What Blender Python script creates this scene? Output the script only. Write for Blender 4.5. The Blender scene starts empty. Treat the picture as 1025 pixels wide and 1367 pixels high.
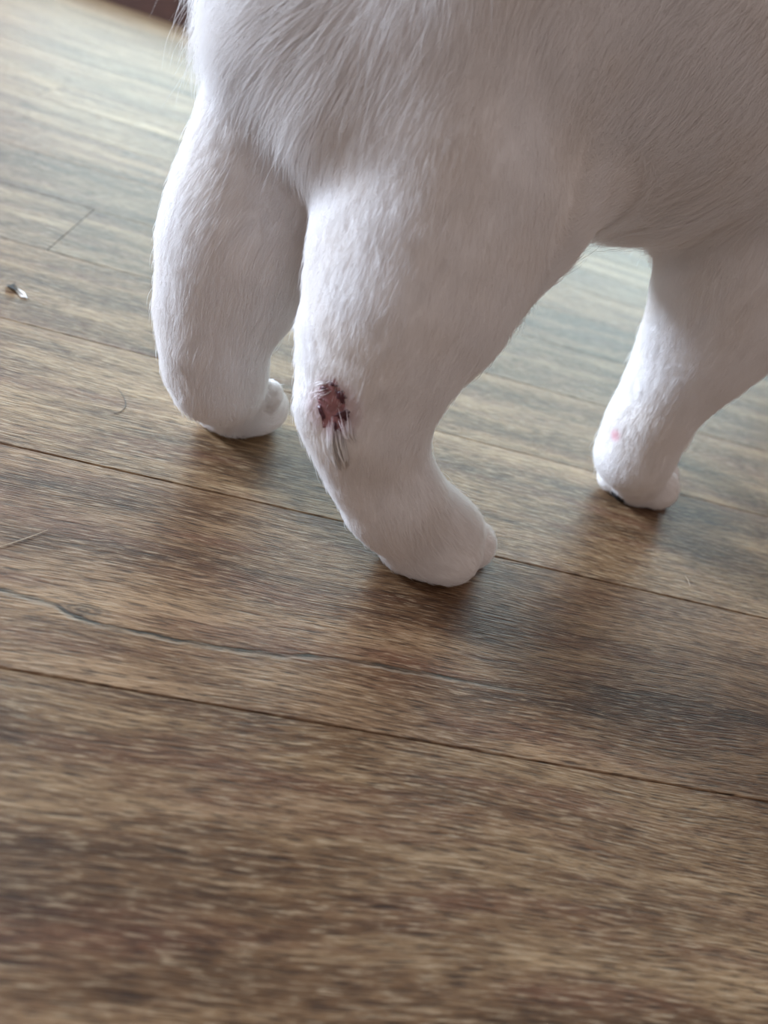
import bpy, math
import numpy as np
from mathutils import Matrix, Vector

# ------------------------------------------------------------------ camera
H = 0.22                                  # camera height above the floor, metres
F = 1051.7                                # focal length in pixels of the 1025x1367 frame
CX, CY = 512.5, 683.5
R = np.array([[0.95355349, -0.22358808, -0.20185171],
              [-0.04920408, 0.54548954, -0.83667205],
              [0.2971779, 0.80774348, 0.50915201]])      # world = R @ camera
scene = bpy.context.scene
COL = scene.collection
cam_d = bpy.data.cameras.new('camera')
cam = bpy.data.objects.new('camera', cam_d)
COL.objects.link(cam)
m = Matrix([[*R[i], 0.0] for i in range(3)] + [[0, 0, 0, 1]])
m.translation = Vector((0, 0, H))
cam.matrix_world = m
cam_d.sensor_fit = 'AUTO'
cam_d.sensor_width = 36.0
cam_d.lens = F / 1367.0 * 36.0
cam_d.clip_start = 0.01
cam_d.dof.use_dof = True
cam_d.dof.focus_distance = 0.365
cam_d.dof.aperture_fstop = 7.5
scene.camera = cam

# ------------------------------------------------------------------ world, lights, exposure
W = bpy.data.worlds.new('room_ambient')
scene.world = W
W.use_nodes = True
bg = W.node_tree.nodes['Background']
bg.inputs['Color'].default_value = (1.0, 0.90, 0.87, 1)
bg.inputs['Strength'].default_value = 0.44

WALL_Y = 2.98                             # back wall, parallel to the planks
WALL_X = -2.70                            # left wall with the window
def area(name, loc, rot, sx, sy, power, col):
    d = bpy.data.lights.new(name, 'AREA')
    d.shape = 'RECTANGLE'; d.size = sx; d.size_y = sy
    d.energy = power; d.color = col
    o = bpy.data.objects.new(name, d)
    o.location = loc; o.rotation_euler = rot
    COL.objects.link(o)
    return o
# daylight through the two windows (lamps sit in the window openings)
WIN_L = dict(y0=1.10, y1=2.10, z0=0.75, z1=1.85)
WIN_B = dict(x0=-1.00, x1=2.10, z0=0.24, z1=1.50)
area('daylight_left', (WALL_X - 0.03, (WIN_L['y0'] + WIN_L['y1']) / 2, (WIN_L['z0'] + WIN_L['z1']) / 2),
     (0, -math.pi / 2, 0), WIN_L['z1'] - WIN_L['z0'], WIN_L['y1'] - WIN_L['y0'], 430, (0.66, 0.81, 1.0))
area('daylight_back', ((WIN_B['x0'] + WIN_B['x1']) / 2, WALL_Y + 0.03, (WIN_B['z0'] + WIN_B['z1']) / 2),
     (-math.pi / 2, 0, 0), WIN_B['x1'] - WIN_B['x0'], WIN_B['z1'] - WIN_B['z0'], 72, (0.68, 0.94, 1.0))

vs = scene.view_settings
vs.view_transform = 'Standard'; vs.look = 'None'
vs.exposure = 0.0; vs.gamma = 1.0; vs.use_curve_mapping = False
scene.cycles.max_bounces = 8
scene.cycles.diffuse_bounces = 5
scene.cycles.transparent_max_bounces = 8

rng = np.random.default_rng(7)

# ------------------------------------------------------------------ helpers
def tag(o, label=None, cat=None, group=None, kind=None):
    if label: o['label'] = label
    if cat: o['category'] = cat
    if group: o['group'] = group
    if kind: o['kind'] = kind
    return o

def mesh_obj(name, verts, faces, mat, parent=None, smooth=False):
    me = bpy.data.meshes.new(name)
    me.from_pydata([tuple(v) for v in verts], [], [tuple(f) for f in faces])
    me.update()
    if smooth: me.shade_smooth()
    if mat: me.materials.append(mat)
    o = bpy.data.objects.new(name, me)
    COL.objects.link(o)
    if parent: o.parent = parent
    return o

def box_vf(x0, x1, y0, y1, z0, z1, b=0.0):
    """box whose top edges are chamfered by b"""
    v = [(x0, y0, z0), (x1, y0, z0), (x1, y1, z0), (x0, y1, z0)]
    f = [(3, 2, 1, 0)]
    if b > 0:
        v += [(x0, y0, z1 - b), (x1, y0, z1 - b), (x1, y1, z1 - b), (x0, y1, z1 - b),
              (x0 + b, y0 + b, z1), (x1 - b, y0 + b, z1), (x1 - b, y1 - b, z1), (x0 + b, y1 - b, z1)]
        for k in (0, 4):
            for i in range(4):
                j = (i + 1) % 4
                f.append((k + i, k + j, k + 4 + j, k + 4 + i))
        f.append((8, 9, 10, 11))
    else:
        v += [(x0, y0, z1), (x1, y0, z1), (x1, y1, z1), (x0, y1, z1)]
        for i in range(4):
            j = (i + 1) % 4
            f.append((i, j, 4 + j, 4 + i))
        f.append((4, 5, 6, 7))
    return v, f

def join_vf(parts):
    V, Fc = [], []
    for v, f in parts:
        n = len(V); V += list(v); Fc += [tuple(i + n for i in q) for q in f]
    return V, Fc

class NT:
    """small node-tree writer"""
    def __init__(self, name):
        self.m = bpy.data.materials.new(name); self.m.use_nodes = True
        self.t = self.m.node_tree; self.t.nodes.clear()
        self.out = self.t.nodes.new('ShaderNodeOutputMaterial')
    def n(self, typ, ins=None, **kw):
        nd = self.t.nodes.new(typ)
        for k, v in kw.items(): setattr(nd, k, v)
        for k, v in (ins or {}).items():
            if isinstance(v, bpy.types.NodeSocket): self.t.links.new(v, nd.inputs[k])
            else: nd.inputs[k].default_value = v
        return nd
    def math(self, op, a, b=0.0, c=0.0, clamp=False):
        return self.n('ShaderNodeMath', {0: a, 1: b, 2: c}, operation=op, use_clamp=clamp).outputs[0]
    def mix(self, fac, a, b, blend='MIX'):
        nd = self.n('ShaderNodeMix', data_type='RGBA', blend_type=blend)
        for k, v in ((0, fac), (6, a), (7, b)):
            if isinstance(v, bpy.types.NodeSocket): self.t.links.new(v, nd.inputs[k])
            else: nd.inputs[k].default_value = v
        return nd.outputs[2]
    def ramp(self, fac, stops):
        nd = self.n('ShaderNodeValToRGB', {0: fac})
        cr = nd.color_ramp
        cr.elements[0].position, cr.elements[0].color = stops[0][0], stops[0][1]
        cr.elements[1].position, cr.elements[1].color = stops[-1][0], stops[-1][1]
        for p, c in stops[1:-1]:
            e = cr.elements.new(p); e.color = c
        return nd.outputs[0]
    def remap(self, v, a, b, lo=0.0, hi=1.0, smooth=False):
        nd = self.n('ShaderNodeMapRange', {0: v, 1: a, 2: b, 3: lo, 4: hi})
        if smooth: nd.interpolation_type = 'SMOOTHSTEP'
        return nd.outputs[0]

def g(v): return (v, v, v, 1)
def rgb(r, gg, b):
    """sRGB 0-255 to linear"""
    f = lambda c: ((c / 255) / 12.92 if c / 255 <= 0.04045 else ((c / 255 + 0.055) / 1.055) ** 2.4)
    return (f(r), f(gg), f(b), 1)

def simple_mat(name, col, rough=0.6, spec=0.5, noise=0.0, scale=40, bump=0.0):
    nt = NT(name)
    p = nt.n('ShaderNodeBsdfPrincipled', {'Roughness': rough, 'Specular IOR Level': spec})
    nz = nt.n('ShaderNodeTexNoise', {'Scale': scale, 'Detail': 4.0})
    tc = nt.n('ShaderNodeTexCoord'); nt.t.links.new(tc.outputs['Object'], nz.inputs['Vector'])
    k = nt.remap(nz.outputs[0], 0.25, 0.75, 1 - noise, 1 + noise)
    c = nt.mix(1.0, col, k, 'MULTIPLY')
    nt.t.links.new(c, p.inputs['Base Color'])
    if bump:
        bp = nt.n('ShaderNodeBump', {'Strength': bump, 'Distance': 0.001, 'Height': nz.outputs[0]})
        nt.t.links.new(bp.outputs[0], p.inputs['Normal'])
    nt.t.links.new(p.outputs[0], nt.out.inputs[0])
    return nt.m

# camera-ray helpers used while measuring (results are plain world points)
def rayw(px, py): return R @ np.array([px - CX, -(py - CY), -F]) / F
def at_depth(px, py, d): return np.array([0, 0, 1.0]) + rayw(px, py) * d
def on_floor(px, py, z=0.0):
    v = rayw(px, py); return np.array([0, 0, 1.0]) + v * ((z - 1) / v[2])

# ------------------------------------------------------------------ wood floor
PW = 0.63195 * H                          # plank width
PY0 = 0.92673 * H                         # a seam

def wood():
    nt = NT('grey_brown_oak')
    pos = nt.n('ShaderNodeNewGeometry').outputs['Position']
    rnd = nt.n('ShaderNodeObjectInfo').outputs['Random']
    sep = nt.n('ShaderNodeSeparateXYZ', {0: pos})
    x, y = sep.outputs[0], sep.outputs[1]
    offx = nt.math('MULTIPLY', rnd, 37.0)
    # the grain wanders slowly across the plank
    wob = nt.n('ShaderNodeTexNoise', {'Vector': nt.n('ShaderNodeCombineXYZ', {0: nt.math('MULTIPLY', x, 5.0), 1: nt.math('MULTIPLY', y, 9.0), 2: offx}).outputs[0],
                                      'Scale': 1.0, 'Detail': 2.0}).outputs[0]
    yw = nt.math('ADD', y, nt.math('MULTIPLY', nt.math('SUBTRACT', wob, 0.5), 0.022))
    def streak(sx, sy, detail=3.0, rough=0.6, dist=0.0):
        v = nt.n('ShaderNodeCombineXYZ', {0: nt.math('MULTIPLY', nt.math('ADD', x, offx), sx), 1: nt.math('MULTIPLY', yw, sy), 2: offx}).outputs[0]
        return nt.n('ShaderNodeTexNoise', {'Vector': v, 'Scale': 1.0, 'Detail': detail, 'Roughness': rough, 'Distortion': dist}).outputs[0]
    broad = streak(5, 30, 3)
    mid = streak(26, 230, 3, 0.62)
    fine = streak(95, 820, 3, 0.65)
    pore = streak(60, 1150, 2, 0.6)
    red = streak(9, 55, 2)
    base = nt.ramp(nt.math('ADD', nt.math('MULTIPLY', broad, 0.62), nt.math('MULTIPLY', mid, 0.38)),
                   [(0.36, rgb(70, 48, 31)), (0.46, rgb(104, 77, 53)), (0.54, rgb(130, 103, 75)), (0.64, rgb(160, 132, 100))])
    base = nt.mix(nt.remap(red, 0.50, 0.68, 0, 0.6), base, rgb(98, 62, 46))
    base = nt.mix(nt.remap(fine, 0.53, 0.66, 0, 0.6), base, rgb(170, 149, 122))
    base = nt.mix(nt.remap(fine, 0.47, 0.34, 0, 0.75), base, rgb(58, 41, 30))
    base = nt.mix(nt.remap(pore, 0.42, 0.32, 0, 0.8), base, rgb(38, 27, 20))
    # per-plank tone
    base = nt.mix(1.0, base, nt.n('ShaderNodeObjectInfo').outputs['Color'], 'MULTIPLY')
    # long dark mineral vein printed along one plank
    pts = [(-60, 772), (0, 787), (70, 806), (130, 832), (215, 849), (300, 865), (420, 876), (500, 886), (580, 901), (660, 915), (760, 929)]
    fl = [on_floor(*p) * H for p in pts]
    xa, xb = fl[0][0], fl[-1][0]
    ya, yb = min(p[1] for p in fl), max(p[1] for p in fl)
    fc = nt.n('ShaderNodeFloatCurve', {1: nt.remap(x, xa, xb)})
    cv = fc.mapping.curves[0]
    for i, p in enumerate(fl):
        px, py = (p[0] - xa) / (xb - xa), (p[1] - ya) / (yb - ya)
        if i == 0: cv.points[0].location = (px, py)
        elif i == len(fl) - 1: cv.points[-1].location = (px, py)
        else: cv.points.new(px, py)
    fc.mapping.update()
    yc = nt.math('ADD', nt.math('MULTIPLY', fc.outputs[0], yb - ya), ya)
    jit = nt.n('ShaderNodeTexNoise', {'Vector': pos, 'Scale': 90.0, 'Detail': 3.0}).outputs[0]
    dy = nt.math('SUBTRACT', nt.math('ADD', y, nt.math('MULTIPLY', nt.math('SUBTRACT', jit, 0.5), 0.004)), yc)
    inx = nt.math('MULTIPLY', nt.remap(x, xb - 0.06, xb), -1.0)
    inx = nt.math('MULTIPLY', nt.math('ADD', inx, 1.0), nt.remap(x, xa, xa + 0.01))
    patch = nt.remap(nt.n('ShaderNodeTexNoise', {'Vector': nt.n('ShaderNodeCombineXYZ', {0: nt.math('MULTIPLY', x, 45.0), 1: nt.math('MULTIPLY', y, 90.0)}).outputs[0], 'Scale': 1.0}).outputs[0], 0.36, 0.56, 0.35, 1.0)
    vein = nt.math('MULTIPLY', nt.math('MULTIPLY', nt.remap(nt.math('ABSOLUTE', dy), 0.0015, 0.0004, smooth=True), inx), patch)
    edge = nt.math('MULTIPLY', nt.math('MULTIPLY', nt.remap(nt.math('ABSOLUTE', nt.math('ADD', dy, 0.0017)), 0.0009, 0.0002, smooth=True), inx), nt.math('MULTIPLY', patch, 0.45))
    base = nt.mix(edge, base, rgb(150, 140, 124))
    base = nt.mix(nt.math('MULTIPLY', vein, 0.95), base, rgb(48, 43, 36))
    # two knots
    for (kx, ky, rr) in ((112, 814, 0.008), (872, 956, 0.007)):
        k = on_floor(kx, ky) * H
        q = nt.n('ShaderNodeVectorMath', {0: pos, 1: (k[0], k[1], 0)}, operation='SUBTRACT').outputs[0]
        q = nt.n('ShaderNodeVectorMath', {0: q, 1: (0.55, 1.5, 0)}, operation='MULTIPLY').outputs[0]
        dq = nt.n('ShaderNodeVectorMath', {0: q}, operation='LENGTH').outputs['Value']
        dq = nt.math('ADD', dq, nt.math('MULTIPLY', nt.math('SUBTRACT', jit, 0.5), 0.004))
        ring = nt.math('MULTIPLY', nt.math('SINE', nt.math('MULTIPLY', dq, 2600.0)), 0.5)
        kk = nt.math('MULTIPLY', nt.remap(dq, rr, rr * 0.2, smooth=True), nt.math('ADD', 0.45, nt.math('MULTIPLY', ring, 0.5)))
        base = nt.mix(kk, base, rgb(60, 46, 36))
    hgt = nt.math('ADD', nt.math('MULTIPLY', fine, 0.8), nt.math('MULTIPLY', pore, 0.7))
    hgt = nt.math('ADD', hgt, nt.math('MULTIPLY', mid, 0.5))
    hgt = nt.math('SUBTRACT', hgt, nt.math('MULTIPLY', vein, 0.5))
    bp = nt.n('ShaderNodeBump', {'Strength': 1.0, 'Distance': 0.0008, 'Height': hgt})
    rough = nt.remap(fine, 0.3, 0.7, 0.50, 0.38)
    p = nt.n('ShaderNodeBsdfPrincipled', {'Base Color': base, 'Roughness': rough, 'Specular IOR Level': 0.32, 'Normal': bp.outputs[0]})
    nt.t.links.new(p.outputs[0], nt.out.inputs[0])
    return nt.m
WOOD = wood()
gap_mat = simple_mat('dark_joint', rgb(40, 32, 26), 0.9, 0.2)
X0, X1, Y0, Y1 = WALL_X - 0.05, 2.6, -0.9, WALL_Y
floor = mesh_obj('floor', *box_vf(X0, X1, Y0, Y1 + 0.05, -0.04, -0.0045), gap_mat)
tag(floor, kind='structure')
# joints (x positions, metres) seen in the photograph, by row index from the seam PY0
JX = {4: -0.76185 * H + 0.0}
seen_joint = {3: [-0.76185 * H], 0: [-0.55, 0.68], 1: [-0.66, 0.56], 2: [-0.40, 0.88], -1: [-0.36, 0.92], -2: [-0.7, 0.5]}
G = 0.00022
# every board has its own stain: reddish, grey, pale ...
TONES = {-1: (0.93, 0.885, 0.84, 1), 0: (0.93, 0.86, 0.83, 1), 1: (1.10, 1.09, 1.06, 1), 2: (1.04, 1.02, 0.97, 1), 3: (0.92, 0.93, 0.92, 1), 4: (0.84, 0.83, 0.81, 1),
         5: (1.08, 1.02, 0.96, 1), 6: (0.98, 0.97, 0.95, 1), 7: (1.25, 1.28, 1.26, 1), 8: (1.05, 1.08, 1.07, 1), 9: (1.2, 1.22, 1.2, 1)}
PLEN = 1.22
k0 = int(math.floor((Y0 - PY0) / PW)); k1 = int(math.ceil((Y1 - PY0) / PW))
far_joint = on_floor(80, 116) * H
kf = int(math.floor((far_joint[1] - PY0) / PW))
seen_joint[kf] = [far_joint[0]]
for k in range(k0, k1):
    y0 = PY0 + k * PW; y1 = min(y0 + PW, Y1 - 0.001)
    if y1 - y0 < 0.01: continue
    if k in seen_joint: j0 = seen_joint[k][0]
    else: j0 = float(rng.uniform(0, PLEN))
    j0 = j0 - math.ceil((j0 - X0) / PLEN) * PLEN
    xs = j0
    while xs < X1:
        a, b = max(xs, X0), min(xs + PLEN, X1)
        if b - a > 0.02:
            dz = float(rng.uniform(-0.00012, 0.00012))
            cx, cy = (a + b) / 2, (y0 + y1) / 2
            v, f = box_vf(a + G - cx, b - G - cx, y0 + G - cy, y1 - G - cy, -0.0045, dz, 0.00045)
            o = mesh_obj('plank', v, f, WOOD, floor)
            o.location = (cx, cy, 0)
            t = float(rng.uniform(0.82, 1.12))
            o.color = TONES.get(k, (t, t, t * 0.99, 1))
        xs += PLEN

# ------------------------------------------------------------------ walls, windows, skirting (only just in view)
wall_mat = simple_mat('painted_wall', rgb(205, 200, 196), 0.8, 0.2, 0.03, 8)
dark_wood = simple_mat('dark_brown_skirting', rgb(62, 38, 30), 0.45, 0.4, 0.2, 25)
frame_mat = simple_mat('white_window_frame', rgb(225, 228, 230), 0.4, 0.4, 0.02)
HT = 2.4
b = WIN_B
parts = [box_vf(X0, b['x0'], WALL_Y, WALL_Y + 0.1, 0, HT), box_vf(b['x1'], X1, WALL_Y, WALL_Y + 0.1, 0, HT),
         box_vf(b['x0'], b['x1'], WALL_Y, WALL_Y + 0.1, 0, b['z0']), box_vf(b['x0'], b['x1'], WALL_Y, WALL_Y + 0.1, b['z1'], HT)]
tag(mesh_obj('wall_back', *join_vf(parts), wall_mat), kind='structure')
b = WIN_L
parts = [box_vf(WALL_X - 0.1, WALL_X, Y0, b['y0'], 0, HT), box_vf(WALL_X - 0.1, WALL_X, b['y1'], Y1, 0, HT),
         box_vf(WALL_X - 0.1, WALL_X, b['y0'], b['y1'], 0, b['z0']), box_vf(WALL_X - 0.1, WALL_X, b['y0'], b['y1'], b['z1'], HT)]
tag(mesh_obj('wall_left', *join_vf(parts), wall_mat), kind='structure')
tag(mesh_obj('baseboard_back', *box_vf(WALL_X + 0.016, X1, WALL_Y - 0.016, WALL_Y - 0.0005, 0.0003, 0.21, 0.004), dark_wood), kind='structure')
tag(mesh_obj('baseboard_left', *box_vf(WALL_X + 0.0005, WALL_X + 0.015, Y0, WALL_Y - 0.017, 0.0003, 0.21, 0.004), dark_wood), kind='structure')
def window(name, horiz, a0, a1, z0, z1, n):
    t = 0.035; ps = []
    def bar(u0, u1, w0, w1):
        if horiz: return box_vf(u0, u1, WALL_Y - 0.005, WALL_Y + 0.02, w0, w1)
        return box_vf(WALL_X - 0.02, WALL_X + 0.005, u0, u1, w0, w1)
    ps += [bar(a0, a0 + t, z0, z1), bar(a1 - t, a1, z0, z1), bar(a0 + t, a1 - t, z0, z0 + t), bar(a0 + t, a1 - t, z1 - t, z1)]
    for i in range(1, n):
        c = a0 + (a1 - a0) * i / n
        ps.append(bar(c - t / 2, c + t / 2, z0 + t, z1 - t))
    tag(mesh_obj(name, *join_vf(ps), frame_mat), kind='structure')
window('window_1', False, WIN_L['y0'], WIN_L['y1'], WIN_L['z0'], WIN_L['z1'], 2)
window('window_2', True, WIN_B['x0'], WIN_B['x1'], WIN_B['z0'], WIN_B['z1'], 3)

# ------------------------------------------------------------------ the cat: one continuous body from smoothly joined limbs
# limb nodes: (pixel x, pixel y, height z or None, depth or None, radius in pixels); lengths in units of the camera height
def node(px, py, rp, z=None, d=None):
    if d is None:
        v = rayw(px, py)
        if z == 'floor': d = (1.0 + 0.012) / (-v[2] + rp / F)
        else: d = (z - 1) / v[2]
    p = at_depth(px, py, d)
    return (p, rp * d / F)
def chain(*nodes): return [(nodes[i][0], nodes[i + 1][0], nodes[i][1], nodes[i + 1][1]) for i in range(len(nodes) - 1)]

near_leg = chain(node(590, 120, 150, d=1.46), node(580, 250, 150, d=1.48), node(550, 350, 138, d=1.48), node(528, 425, 120, d=1.48),
                 node(505, 490, 100, d=1.49), node(490, 560, 80, d=1.52), node(522, 655, 63, d=1.61), node(590, 712, 60, 'floor'))
near_heel = chain(node(470, 460, 74, d=1.46), node(436, 540, 36, d=1.47), node(470, 630, 38, d=1.55))
flank = chain(node(610, 405, 66, d=1.53), node(690, 295, 84, d=1.58), node(770, 190, 100, d=1.64))
near_toes = [chain(node(565, 708, 48, 'floor'), node(602, 742, 44, 'floor')),
             chain(node(590, 705, 52, 'floor'), node(628, 726, 40, 'floor'))]
near_sole = chain(node(482, 630, 34, d=1.555), node(502, 668, 34, d=1.60), node(522, 698, 37, d=1.655), node(548, 724, 42, 'floor'), node(582, 738, 42, 'floor'))
far_leg = chain(node(375, -30, 100, d=1.47), node(372, 100, 84, d=1.53), node(352, 180, 84, d=1.57), node(336, 245, 92, d=1.62), node(325, 300, 100, d=1.66),
                node(312, 345, 94, d=1.69), node(300, 396, 82, d=1.73), node(288, 450, 70, d=1.77), node(290, 500, 62, d=1.83), node(318, 545, 42, 'floor'))
far_heel = chain(node(255, 320, 36, d=1.66), node(240, 410, 28, d=1.71), node(246, 490, 26, d=1.79))
inner = chain(node(420, 180, 90, d=1.58), node(385, 300, 70, d=1.66), node(350, 390, 50, d=1.72))
far_toes = [chain(node(300, 540, 40, 'floor'), node(302, 545, 38, 'floor')),
            chain(node(320, 540, 40, 'floor'), node(344, 547, 38, 'floor')),
            chain(node(330, 540, 38, 'floor'), node(356, 543, 34, 'floor')), chain(node(340, 540, 36, 'floor'), node(360, 526, 24, d=1.96)),
            chain(node(300, 540, 34, 'floor'), node(284, 550, 26, 'floor'))]
front_leg = chain(node(1040, 270, 150, d=1.98), node(990, 365, 112, d=2.03), node(962, 425, 94, d=2.07), node(926, 475, 74, d=2.1),
                  node(893, 520, 58, d=2.14), node(864, 565, 52, d=2.18), node(848, 605, 50, d=2.23), node(852, 640, 38, 'floor'))
front_toes = [chain(node(855, 635, 36, 'floor'), node(876, 651, 33, 'floor')),
              chain(node(840, 630, 36, 'floor'), node(823, 634, 29, 'floor')),
              chain(node(850, 630, 36, 'floor'), node(850, 646, 31, 'floor')),
              chain(node(860, 620, 36, 'floor'), node(884, 632, 25, 'floor'))]
other_front = chain(node(1000, 380, 62, d=2.35), node(950, 470, 46, d=2.45), node(912, 548, 28, d=2.60), node(896, 586, 27, 'floor'))
trunk = chain(node(470, 20, 150, d=1.50), node(640, 30, 215, d=1.58), node(860, 66, 225, d=1.78), node(1060, 150, 220, d=2.05))
rump = chain(node(395, 30, 105, d=1.46), node(470, 120, 110, d=1.46))
sh = trunk[-1][1]                        # shoulder; the rest of the cat is out of the frame
fw = np.array([0.9, 0.43, 0]); fw /= np.linalg.norm(fw); up = np.array([0, 0, 1.0]); lf = np.cross(up, fw)
hd = sh + fw * 0.62 + up * 0.22
neck = [(sh, sh + fw * 0.3 + up * 0.1, 0.36, 0.27), (sh + fw * 0.3 + up * 0.1, hd, 0.27, 0.2)]
head = [(hd - lf * 0.05, hd + lf * 0.05, 0.215, 0.215), (hd, hd + fw * 0.17 - up * 0.06, 0.17, 0.10)]
ears = []
for s in (-1, 1):
    e0 = hd + lf * s * 0.13 + up * 0.13
    ears.append([(e0, e0 + lf * s * 0.06 + up * 0.2, 0.075, 0.02)])
rb = node(420, -60, 60, d=1.45)[0]
tail = [(rb, rb + up * 0.35 - fw * 0.05 + lf * 0.02, 0.13, 0.12), (rb + up * 0.35 - fw * 0.05 + lf * 0.02, rb + up * 0.9 - fw * 0.12, 0.12, 0.1),
        (rb + up * 0.9 - fw * 0.12, rb + up * 1.25 + fw * 0.05, 0.1, 0.05)]

# groups: (segments, smooth k inside, smooth k to the rest, hair length m, name)
GROUPS = [
    (trunk, 0.10, 0.10, 0.013), (rump, 0.08, 0.08, 0.018), (near_leg, 0.05, 0.14, 0.0085), (near_heel, 0.05, 0.05, 0.005), (flank, 0.06, 0.12, 0.011), (near_sole, 0.06, 0.05, 0.0035),
    (far_leg, 0.05, 0.06, 0.0085), (far_heel, 0.04, 0.04, 0.005), (inner, 0.05, 0.06, 0.009), (front_leg, 0.05, 0.06, 0.0075), (other_front, 0.04, 0.02, 0.007),
    *[(t, 0.015, 0.02, 0.003) for t in near_toes], *[(t, 0.02, 0.03, 0.003) for t in far_toes], *[(t, 0.02, 0.022, 0.0035) for t in front_toes],
    (neck, 0.1, 0.1, 0.015), (head, 0.06, 0.08, 0.008), *[(e, 0.01, 0.03, 0.004) for e in ears], (tail, 0.05, 0.06, 0.022)]
SKIN = 0.012                             # the skin lies this far under the fur outline

def seg_d(p, s):
    a, bb, ra, rb_ = s
    ab = bb - a; L = max(float(ab @ ab), 1e-9)
    pa = p - a.astype(p.dtype)
    t = np.clip((pa @ ab.astype(p.dtype)) / L, 0, 1)
    d = np.sqrt(np.maximum(((pa - t[:, None] * ab.astype(p.dtype)) ** 2).sum(1), 0))
    return d - (ra + (rb_ - ra) * t)
def smin(a, bb, k):
    h = np.maximum(k - np.abs(a - bb), 0) / k
    return np.minimum(a, bb) - h * h * k * 0.25
def sdf(p):
    D = None
    for segs, ki, ko, _ in GROUPS:
        d = None
        for s in segs:
            e = seg_d(p, s); d = e if d is None else smin(d, e, ki)
        D = d if D is None else smin(D, d, ko)
    D = D + SKIN
    return np.maximum(D, 0.006 - p[:, 2])          # soles are flat on the floor

def surface_nets(lo, hi, h):
    n = np.ceil((hi - lo) / h).astype(int) + 1
    ax = [lo[i] + h * np.arange(n[i]) for i in range(3)]
    V = np.empty(n, np.float32)
    for i in range(n[0]):
        q = np.stack(np.meshgrid(ax[0][i:i + 1], ax[1], ax[2], indexing='ij'), -1).reshape(-1, 3).astype(np.float32)
        V[i] = sdf(q).reshape(n[1], n[2])
    S = V < 0
    m0 = n - 1
    corners = [(i, j, k) for i in (0, 1) for j in (0, 1) for k in (0, 1)]
    cnt = sum(S[i:i + m0[0], j:j + m0[1], k:k + m0[2]].astype(np.int8) for i, j, k in corners)
    act = (cnt > 0) & (cnt < 8)
    idx = -np.ones(m0, np.int64); cells = np.argwhere(act); idx[act] = np.arange(len(cells))
    acc = np.zeros((len(cells), 3)); num = np.zeros(len(cells))
    for c1 in corners:
        for axd in range(3):
            if c1[axd]: continue
            c2 = list(c1); c2[axd] = 1
            va = V[cells[:, 0] + c1[0], cells[:, 1] + c1[1], cells[:, 2] + c1[2]]
            vb = V[cells[:, 0] + c2[0], cells[:, 1] + c2[1], cells[:, 2] + c2[2]]
            cr = (va < 0) != (vb < 0)
            t = np.where(cr, va / np.where(va == vb, 1, va - vb), 0)
            q = np.tile(np.array(c1, float), (len(cells), 1)); q[:, axd] = t
            acc[cr] += q[cr]; num[cr] += 1
    verts = lo + h * (cells + acc / num[:, None])
    quads = []
    for axd in range(3):
        u, w = (axd + 1) % 3, (axd + 2) % 3
        sl0 = [slice(1, n[i] - 1) for i in range(3)]; sl0[axd] = slice(0, n[axd] - 1)
        sl1 = list(sl0); sl1[axd] = slice(1, n[axd])
        A, B = S[tuple(sl0)], S[tuple(sl1)]
        e = np.argwhere(A != B); inside = A[tuple(e.T)]
        off = np.ones(3, int); off[axd] = 0
        e = e + off
        def cell(du, dw):
            c = e.copy(); c[:, u] -= du; c[:, w] -= dw
            return idx[c[:, 0], c[:, 1], c[:, 2]]
        q = np.stack([cell(1, 1), cell(0, 1), cell(0, 0), cell(1, 0)], 1)
        q[~inside] = q[~inside][:, ::-1]
        quads.append(q)
    return verts, np.concatenate(quads)

allp = np.array([q for gr in GROUPS for s in gr[0] for q in (s[0] - s[2], s[0] + s[2], s[1] - s[3], s[1] + s[3])])
lo, hi = allp.min(0) - 0.03, allp.max(0) + 0.03
lo[2] = -0.02
verts, quads = surface_nets(lo, hi, 0.0145)
for _ in range(2):                        # relax onto the zero set
    e = 0.004
    d0 = sdf(verts)
    gr = np.stack([(sdf(verts + np.eye(3)[i] * e) - sdf(verts - np.eye(3)[i] * e)) / (2 * e) for i in range(3)], 1)
    verts = verts - np.clip(d0, -0.01, 0.01)[:, None] * gr / np.maximum((gr ** 2).sum(1), 0.3)[:, None]
NRM = gr / np.maximum(np.linalg.norm(gr, axis=1), 1e-6)[:, None]

def fur_material(name, strand):
    nt = NT(name)
    pos = nt.n('ShaderNodeNewGeometry').outputs['Position']
    n1 = nt.n('ShaderNodeTexNoise', {'Vector': pos, 'Scale': 22.0, 'Detail': 3.0}).outputs[0]
    c = nt.mix(nt.remap(n1, 0.45, 0.7, 0, 0.5), (0.92, 0.89, 0.88, 1), (0.87, 0.81, 0.765, 1))
    # faint pink bare spot on the front leg
    sp = nt.n('ShaderNodeVectorMath', {0: pos, 1: tuple(SPOT * H)}, operation='DISTANCE').outputs['Value']
    c = nt.mix(nt.remap(sp, 0.0052, 0.0012, 0, 0.6, smooth=True), c, (0.9, 0.55, 0.60, 1))
    wd = nt.n('ShaderNodeVectorMath', {0: pos, 1: tuple(WC[0] * H)}, operation='DISTANCE').outputs['Value']
    c = nt.mix(nt.remap(wd, 0.0155, 0.006, 0, 0.6, smooth=True), c, (0.62, 0.45, 0.46, 1))
    d = nt.n('ShaderNodeBsdfDiffuse', {'Color': c})
    if strand:
        t = nt.n('ShaderNodeBsdfTranslucent', {'Color': c})
        mx = nt.n('ShaderNodeMixShader', {0: 0.35, 1: d.outputs[0], 2: t.outputs[0]})
        nt.t.links.new(mx.outputs[0], nt.out.inputs[0])
    else:
        nt.t.links.new(d.outputs[0], nt.out.inputs[0])
    return nt.m

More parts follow.
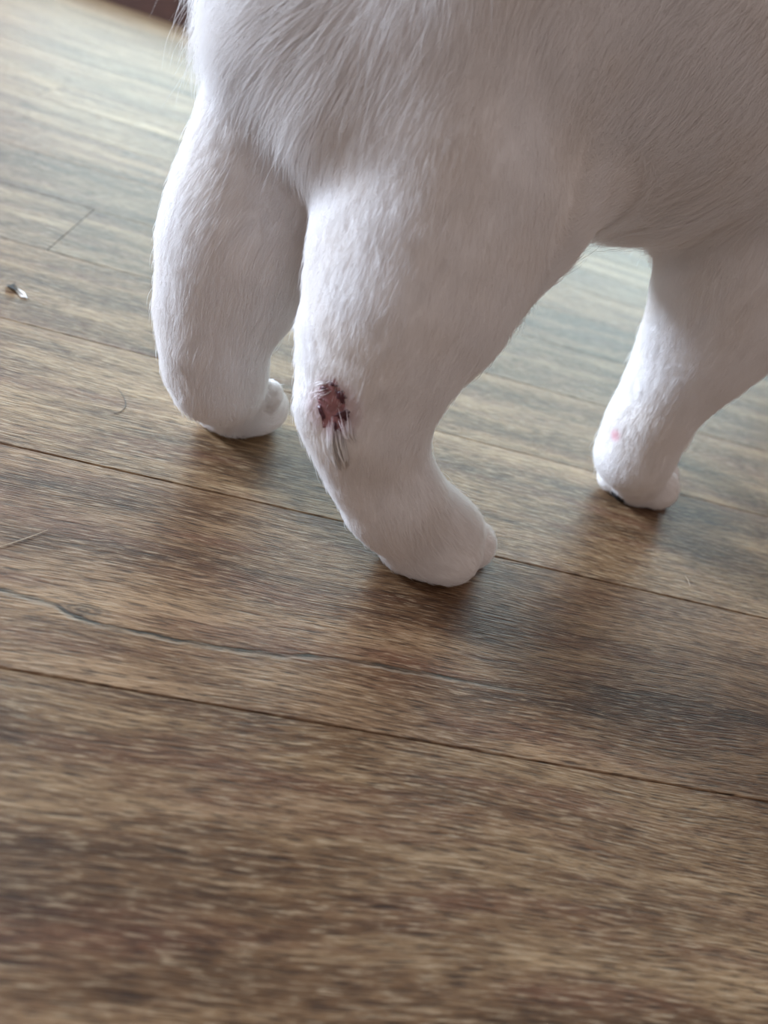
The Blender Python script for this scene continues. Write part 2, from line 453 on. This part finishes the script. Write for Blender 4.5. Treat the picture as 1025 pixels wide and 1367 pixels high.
def hit(px, py, d0=0.5, d1=3.0):
    v = rayw(px, py); v = v / np.linalg.norm(v); t = d0; o = np.array([0, 0, 1.0])
    for _ in range(200):
        q = (o + v * t)[None]
        s = float(sdf(q)[0])
        if s < 1e-4: break
        t += s * 0.7
        if t > d1: return None
    e = 0.004; p = o + v * t
    gg = np.array([float(sdf((p + np.eye(3)[i] * e)[None])[0] - sdf((p - np.eye(3)[i] * e)[None])[0]) for i in range(3)])
    return p, gg / np.linalg.norm(gg)

SPOT = hit(822, 581)[0]
WC = hit(444, 546)
skin = fur_material('white_undercoat', False)
furm = fur_material('white_fur', True)
cat = bpy.data.objects.new('cat', None)
COL.objects.link(cat)
cat.location = tuple(np.array([0.45, 1.65, 0]) * H)
tag(cat, 'white short-haired cat seen from the hind legs down, with a raw patch on its hock', 'cat')
OFF = np.array(cat.location)
body = mesh_obj('body', verts * H - OFF, quads.tolist(), skin, cat, smooth=True)

# --- wound: a bare raw patch on the near hock
WC = hit(444, 546)
w_n = WC[1]
wound_mat = simple_mat('raw_skin', rgb(150, 104, 106), 0.42, 0.5, 0.4, 300, 0.5)
scab_mat = simple_mat('dark_scab', rgb(84, 42, 50), 0.4, 0.5, 0.4, 600, 0.6)
def patch(name, outline, mat, lift, bump, parent, nr=7):
    """a little sheet that lies on the skin inside an outline given round its centre"""
    cx = np.mean([p[0] for p in outline]); cy = np.mean([p[1] for p in outline])
    vs_, fs = [], []
    c = hit(cx, cy); vs_.append(c[0] + c[1] * (lift + bump * 0.6))
    n = len(outline)
    for r in range(1, nr + 1):
        for i, (ox, oy) in enumerate(outline):
            k = r / nr
            h_ = hit(cx + (ox - cx) * k, cy + (oy - cy) * k)
            l = lift + bump * (1 - k * k) * (0.4 + 0.8 * rng.random()) if r < nr else -0.002
            vs_.append(h_[0] + h_[1] * l)
    for i in range(n):
        j = (i + 1) % n
        fs.append((0, 1 + j, 1 + i))
        for r in range(nr - 1):
            a0 = 1 + r * n
            fs.append((a0 + i, a0 + j, a0 + n + j, a0 + n + i))
    return mesh_obj(name, np.array(vs_) * H - OFF, fs, mat, parent, smooth=True)
def ell(cx, cy, a, b_, rot, n=16, jag=0.15):
    o = []
    for i in range(n):
        t = 2 * math.pi * i / n; k = 1 + jag * (rng.random() - 0.5) * 2
        x, y = a * math.cos(t) * k, b_ * math.sin(t) * k
        o.append((cx + x * math.cos(rot) - y * math.sin(rot), cy + x * math.sin(rot) + y * math.cos(rot)))
    return o
wound = patch('wound', ell(443, 541, 21, 38, -0.12), wound_mat, 0.002, 0.001, cat)
tag(wound, 'raw reddish bare patch')
for (cx, cy, a, b_, ro) in ((455, 529, 6, 12, -0.5), (456, 553, 10, 6, -0.2), (463, 556, 4, 7, 0.2), (434, 519, 6, 3, 0.3), (448, 570, 3, 9, 0.1), (446, 513, 6, 3, 0.5), (430, 550, 4, 12, -0.25)):
    patch('scab', ell(cx, cy, a, b_, ro, 14, 0.4), scab_mat, 0.0032, 0.0028, wound, 4)

# --- black pads under the paws
pad_mat = simple_mat('black_paw_pad', rgb(30, 26, 28), 0.55, 0.4, 0.2, 300, 0.3)
def blob(name, c, rx, ry, rz, rot, mat, parent, nu=14, nv=9):
    v, f = [], []
    for j in range(nv + 1):
        ph = math.pi * j / nv
        for i in range(nu):
            th = 2 * math.pi * i / nu
            x, y, z = rx * math.cos(th) * math.sin(ph), ry * math.sin(th) * math.sin(ph), rz * math.cos(ph)
            v.append((c[0] + x * math.cos(rot) - y * math.sin(rot), c[1] + x * math.sin(rot) + y * math.cos(rot), c[2] + z))
    for j in range(nv):
        for i in range(nu):
            k = (i + 1) % nu
            f.append((j * nu + i, (j + 1) * nu + i, (j + 1) * nu + k, j * nu + k))
    return mesh_obj(name, np.array(v) * H - (OFF if parent is cat else 0), f, mat, parent, smooth=True)
for (px, py, rx, ry, rz, ro) in ((285, 575, .03, .03, .018, 0), (310, 578, .03, .035, .012, 0), (345, 576, .03, .035, .012, 0),
                                 (826, 670, .036, .032, .024, -.4), (850, 674, .03, .03, .012, 0), (880, 676, .03, .03, .012, 0),
                                 (560, 745, .04, .03, .010, .3), (602, 762, .03, .03, .010, 0), (636, 750, .026, .03, .010, 0)):
    c = on_floor(px, py - 3, 0.0)
    blob('paw_pad', (c[0], c[1], rz), rx, ry, rz, ro, pad_mat, cat)

# --- face, out of the frame
eye_mat = simple_mat('green_eye', rgb(120, 140, 70), 0.1, 0.5)
pink_mat = simple_mat('pink_nose', rgb(214, 150, 146), 0.5, 0.4)
for s in (-1, 1):
    c = hd + fw * 0.165 + lf * s * 0.095 + up * 0.04
    blob('eye', c, .042, .042, .042, 0, eye_mat, cat)
blob('nose', hd + fw * 0.262 - up * 0.035, .022, .03, .02, math.atan2(fw[1], fw[0]), pink_mat, cat)

# --- fur: strands combed along each limb
def build_fur(n_total, npt=5):
    tri = np.concatenate([quads[:, [0, 1, 2]], quads[:, [0, 2, 3]]])
    A, B, C = verts[tri[:, 0]], verts[tri[:, 1]], verts[tri[:, 2]]
    ar = np.linalg.norm(np.cross(B - A, C - A), axis=1)
    cen = (A + B + C) / 3
    # sparser where the camera's neighbourhood cannot look (the far side and the parts out of the frame)
    nt_ = NRM[tri[:, 0]]
    vdir = np.array([0, 0, 1.0]) - cen; vdir /= np.linalg.norm(vdir, axis=1)[:, None]
    facing = (nt_ * vdir).sum(1)
    w = ar * np.where(facing > -0.35, 1.0, 0.3) * np.where((cen - sh) @ fw > 0.25, 0.25, 1.0) * np.where(cen[:, 2] > 1.25, 0.4, 1.0)
    pick = rng.choice(len(tri), n_total, p=w / w.sum())
    r1, r2 = np.sqrt(rng.random(n_total)), rng.random(n_total)
    bc = np.stack([1 - r1, r1 * (1 - r2), r1 * r2], 1)[:, :, None]
    tp = tri[pick]
    P = (verts[tp] * bc).sum(1); N = (NRM[tp] * bc).sum(1)
    N /= np.maximum(np.linalg.norm(N, axis=1), 1e-6)[:, None]
    # comb direction and length from the nearest bones
    acc = np.zeros_like(P); ln = np.zeros(n_total); ws = np.zeros(n_total)
    down = np.array([0, 0, -1.0])
    for gi, (segs, _, _, L) in enumerate(GROUPS):
        for s in segs:
            d = seg_d(P, s)
            wt = np.exp(-np.maximum(d + SKIN, 0) / 0.018)
            ax = s[1] - s[0]; ax = ax / max(np.linalg.norm(ax), 1e-6)
            if segs is trunk or segs is rump or segs is neck: ax = -fw * 0.55 + down * 0.75
            elif segs is near_leg or segs is far_leg or segs is front_leg: ax = ax + down * 0.25 - fw * 0.1
            acc += wt[:, None] * ax; ln += wt * L; ws += wt
    ln /= ws
    # one slow random field makes tufts lie together
    def field(sc, seed):
        r = np.random.default_rng(seed); out = np.zeros_like(P)
        for _ in range(10):
            kv = r.normal(size=3) * sc; a = r.normal(size=3); ph = r.random() * 6.28
            out += np.sin(P @ kv + ph)[:, None] * a
        return out / 3.2
    T = acc / np.maximum(np.linalg.norm(acc, axis=1), 1e-6)[:, None] + 0.09 * field(9, 1) + 0.06 * field(45, 2) + 0.14 * rng.normal(size=P.shape)
    T -= (T * N).sum(1)[:, None] * N
    T /= np.maximum(np.linalg.norm(T, axis=1), 1e-6)[:, None]
    ln = ln * rng.uniform(0.7, 1.15, n_total) * np.where(rng.random(n_total) < 0.012, 1.7, 1.0)
    # paler rear of the near thigh and rump grow longer coats
    rear = np.clip((P[:, 2] - 0.72) / 0.25, 0, 1) * np.clip((N @ -fw) * 1.5, 0, 1)
    ln = ln * (1 + 1.1 * rear * (rng.random(n_total) < 0.35))
    under = np.clip((-N[:, 2] - 0.35) / 0.3, 0, 1) * (P[:, 2] > 0.5)
    ln = ln * (1 + 0.8 * under * (rng.random(n_total) < 0.5))
    keep = P[:, 2] > 0.010
    # bare around the wound
    pp = P - np.array([0, 0, 1.0]); cc = pp @ R
    u = CX + F * cc[:, 0] / -cc[:, 2]; v = CY - F * cc[:, 1] / -cc[:, 2]
    ex, ey = u - 443, v - 541
    q = (ex * 0.993 - ey * 0.12) / 19, (ex * 0.12 + ey * 0.993) / 34
    rr = np.sqrt(q[0] ** 2 + q[1] ** 2) + 0.24 * rng.normal(size=n_total)
    near = np.linalg.norm(P - WC[0], axis=1) < 0.16
    keep &= ~(near & (rr < 1.12) & (rng.random(n_total) > 0.13))
    ln = np.where(near & (rr < 2.2), ln * 0.55, ln)
    P, N, T, ln = P[keep], N[keep], T[keep], ln[keep]
    n = len(P); lh = ln / H
    lift = np.clip(rng.normal(0.30, 0.08, n), 0.1, 0.7) + 0.35 * rear[keep] * rng.random(n)
    s = np.linspace(0, 1, npt)
    pts = P[:, None] + lh[:, None, None] * (s[None, :, None] * T[:, None] * 0.95 + (np.sin(s * 1.9) / 1.9 * 1.15)[None, :, None] * (lift[:, None] * N)[:, None])
    pts[:, :, 2] = np.maximum(pts[:, :, 2], 0.004)
    cu = bpy.data.hair_curves.new('fur')
    cu.add_curves([npt] * n)
    cu.attributes['position'].data.foreach_set('vector', (pts * H - OFF).astype(np.float32).ravel())
    ra = cu.attributes.get('radius') or cu.attributes.new('radius', 'FLOAT', 'POINT')
    rad = np.tile(np.array([1, 0.95, 0.8, 0.55, 0.1])[:npt] * 0.00007, n) 
    ra.data.foreach_set('value', rad.astype(np.float32))
    cu.materials.append(furm)
    o = bpy.data.objects.new('fur', cu); COL.objects.link(o); o.parent = cat
    tag(o, kind='stuff')
    return o
build_fur(340000)

def strand(name, pts, rad, mat, parent=None, nside=6):
    """thin tapered tube through points (camera-height units)"""
    pts = [np.array(p, float) for p in pts]; v, f = [], []
    for i, p in enumerate(pts):
        t = pts[min(i + 1, len(pts) - 1)] - pts[max(i - 1, 0)]; t /= np.linalg.norm(t)
        a = np.cross(t, [0.1, 0.2, 1.0]); a /= np.linalg.norm(a); bb = np.cross(t, a)
        r = rad[i] if hasattr(rad, '__len__') else rad
        for k in range(nside):
            th = 2 * math.pi * k / nside
            v.append(p + r * (math.cos(th) * a + math.sin(th) * bb))
    for i in range(len(pts) - 1):
        for k in range(nside):
            j = (k + 1) % nside
            f.append((i * nside + k, i * nside + j, (i + 1) * nside + j, (i + 1) * nside + k))
    f.append(tuple(range(nside))[::-1]); f.append(tuple(range((len(pts) - 1) * nside, len(pts) * nside)))
    return mesh_obj(name, np.array(v) * H - (OFF if parent is cat else 0), f, mat, parent, smooth=True)

# --- clumped licked tufts under and over the wound
for pl in ([(446, 566), (447, 590), (451, 610), (455, 626)], [(452, 572), (457, 592), (462, 608), (462, 622)], [(440, 572), (443, 596), (448, 612)],
           [(463, 560), (468, 578), (472, 590)], [(424, 531), (432, 526), (440, 522)], [(427, 514), (433, 511), (441, 507)]):
    q = []
    for i, (px, py) in enumerate(pl):
        h_ = hit(px, py); q.append(h_[0] + h_[1] * (0.010 if 0 < i < len(pl) - 1 else 0.006))
    big = pl[0][1] > 540
    for c in range(13 if big else 6):
        j0, j1 = rng.normal(size=3) * 0.006, rng.normal(size=3) * 0.003
        e = rng.uniform(0.55, 1.1)
        qf = [q[0] + 0.0] + [q[i] + (q[i] - q[i - 1]) * (e - 1) * (i == len(q) - 1) for i in range(1, len(q))]
        qq = [p + j0 * (1 - i / len(q)) + j1 for i, p in enumerate(qf)]
        qq = [qq[0] - (qq[1] - qq[0]) * rng.uniform(0, 0.35) - WC[1] * 0.003] + qq[1:]
        strand('fur_tuft', qq, [0.0003] + [0.0016] * (len(qq) - 2) + [0.0003], furm, cat, 5)

# ------------------------------------------------------------------ small things on the floor
hair_dark = simple_mat('dark_hair', rgb(62, 54, 46), 0.4, 0.4)
hair_pale = simple_mat('pale_hair', rgb(206, 184, 158), 0.4, 0.4)
def bez(pts, n=14):
    pts = np.array(pts, float); t = np.linspace(0, 1, n)[:, None]
    while len(pts.shape) == 2 or pts.shape[1] > 1:
        if len(pts.shape) == 2: pts = np.repeat(pts[None], n, 0)
        pts = pts[:, :-1] * (1 - t)[:, :, None] + pts[:, 1:] * t[:, :, None]
        if pts.shape[1] == 1: break
    return [tuple(p) for p in pts[:, 0]]
def floor_hair(px, rad, mat, label):
    q = [on_floor(a, b_, rad + 0.0009) for a, b_ in bez(px)]
    return tag(strand('shed_hair', q, [rad * (0.4 + 0.6 * math.sin(math.pi * i / (len(q) - 1))) for i in range(len(q))], mat), label, 'hair')
floor_hair([(155, 516), (172, 534), (172, 549), (152, 552)], 0.0008, hair_dark, 'thin dark curved hair on the floor left of the far hind paw')
floor_hair([(-6, 731), (30, 722), (64, 707)], 0.0008, hair_pale, 'pale straight hair lying at the left edge of the floor')
floor_hair([(914, 768), (919, 774), (921, 783)], 0.0006, hair_pale, 'short pale hair on the shaded floor in front of the front paw')

chip = bpy.data.objects.new('wood_splinter', None); COL.objects.link(chip)
cp = on_floor(22, 386); chip.location = tuple(cp * H)
tag(chip, 'tiny dark splinter with a pale torn flake at the left edge of the floor', 'splinter')
def flat_piece(name, pix, zs, th, mat):
    top = [on_floor(a, b_, z + th) for (a, b_), z in zip(pix, zs)]; bot = [on_floor(a, b_, z) for (a, b_), z in zip(pix, zs)]
    n = len(pix)
    f = [tuple(range(n)), tuple(range(2 * n - 1, n - 1, -1))] + [(n + i, n + (i + 1) % n, (i + 1) % n, i) for i in range(n)]
    return mesh_obj(name, (np.array(top + bot) - cp) * H, f, mat, chip)
dark_chip = simple_mat('dark_splinter', rgb(34, 22, 20), 0.6, 0.3, 0.3, 900)
pale_chip = simple_mat('pale_torn_flake', rgb(226, 216, 208), 0.6, 0.3, 0.1, 900)
flat_piece('dark_tip', [(8, 380.5), (14, 380), (20, 378), (20, 381), (17, 382.5), (22, 385), (21, 387), (14, 384)], [.003] * 8, .01, dark_chip)
flat_piece('flake', [(8, 381.5), (14, 385), (21, 388), (28, 396.5), (34, 397), (33, 395), (25, 389), (21, 386.5), (14, 383.5)], [.0012] * 9, .002, pale_chip)
flat_piece('flake', [(22, 382.5), (27, 386.5), (33, 390), (37, 398.5), (35.5, 398), (31, 392.5), (24, 387)], [.002, .003, .004, .002, .001, .003, .002], .003, pale_chip)
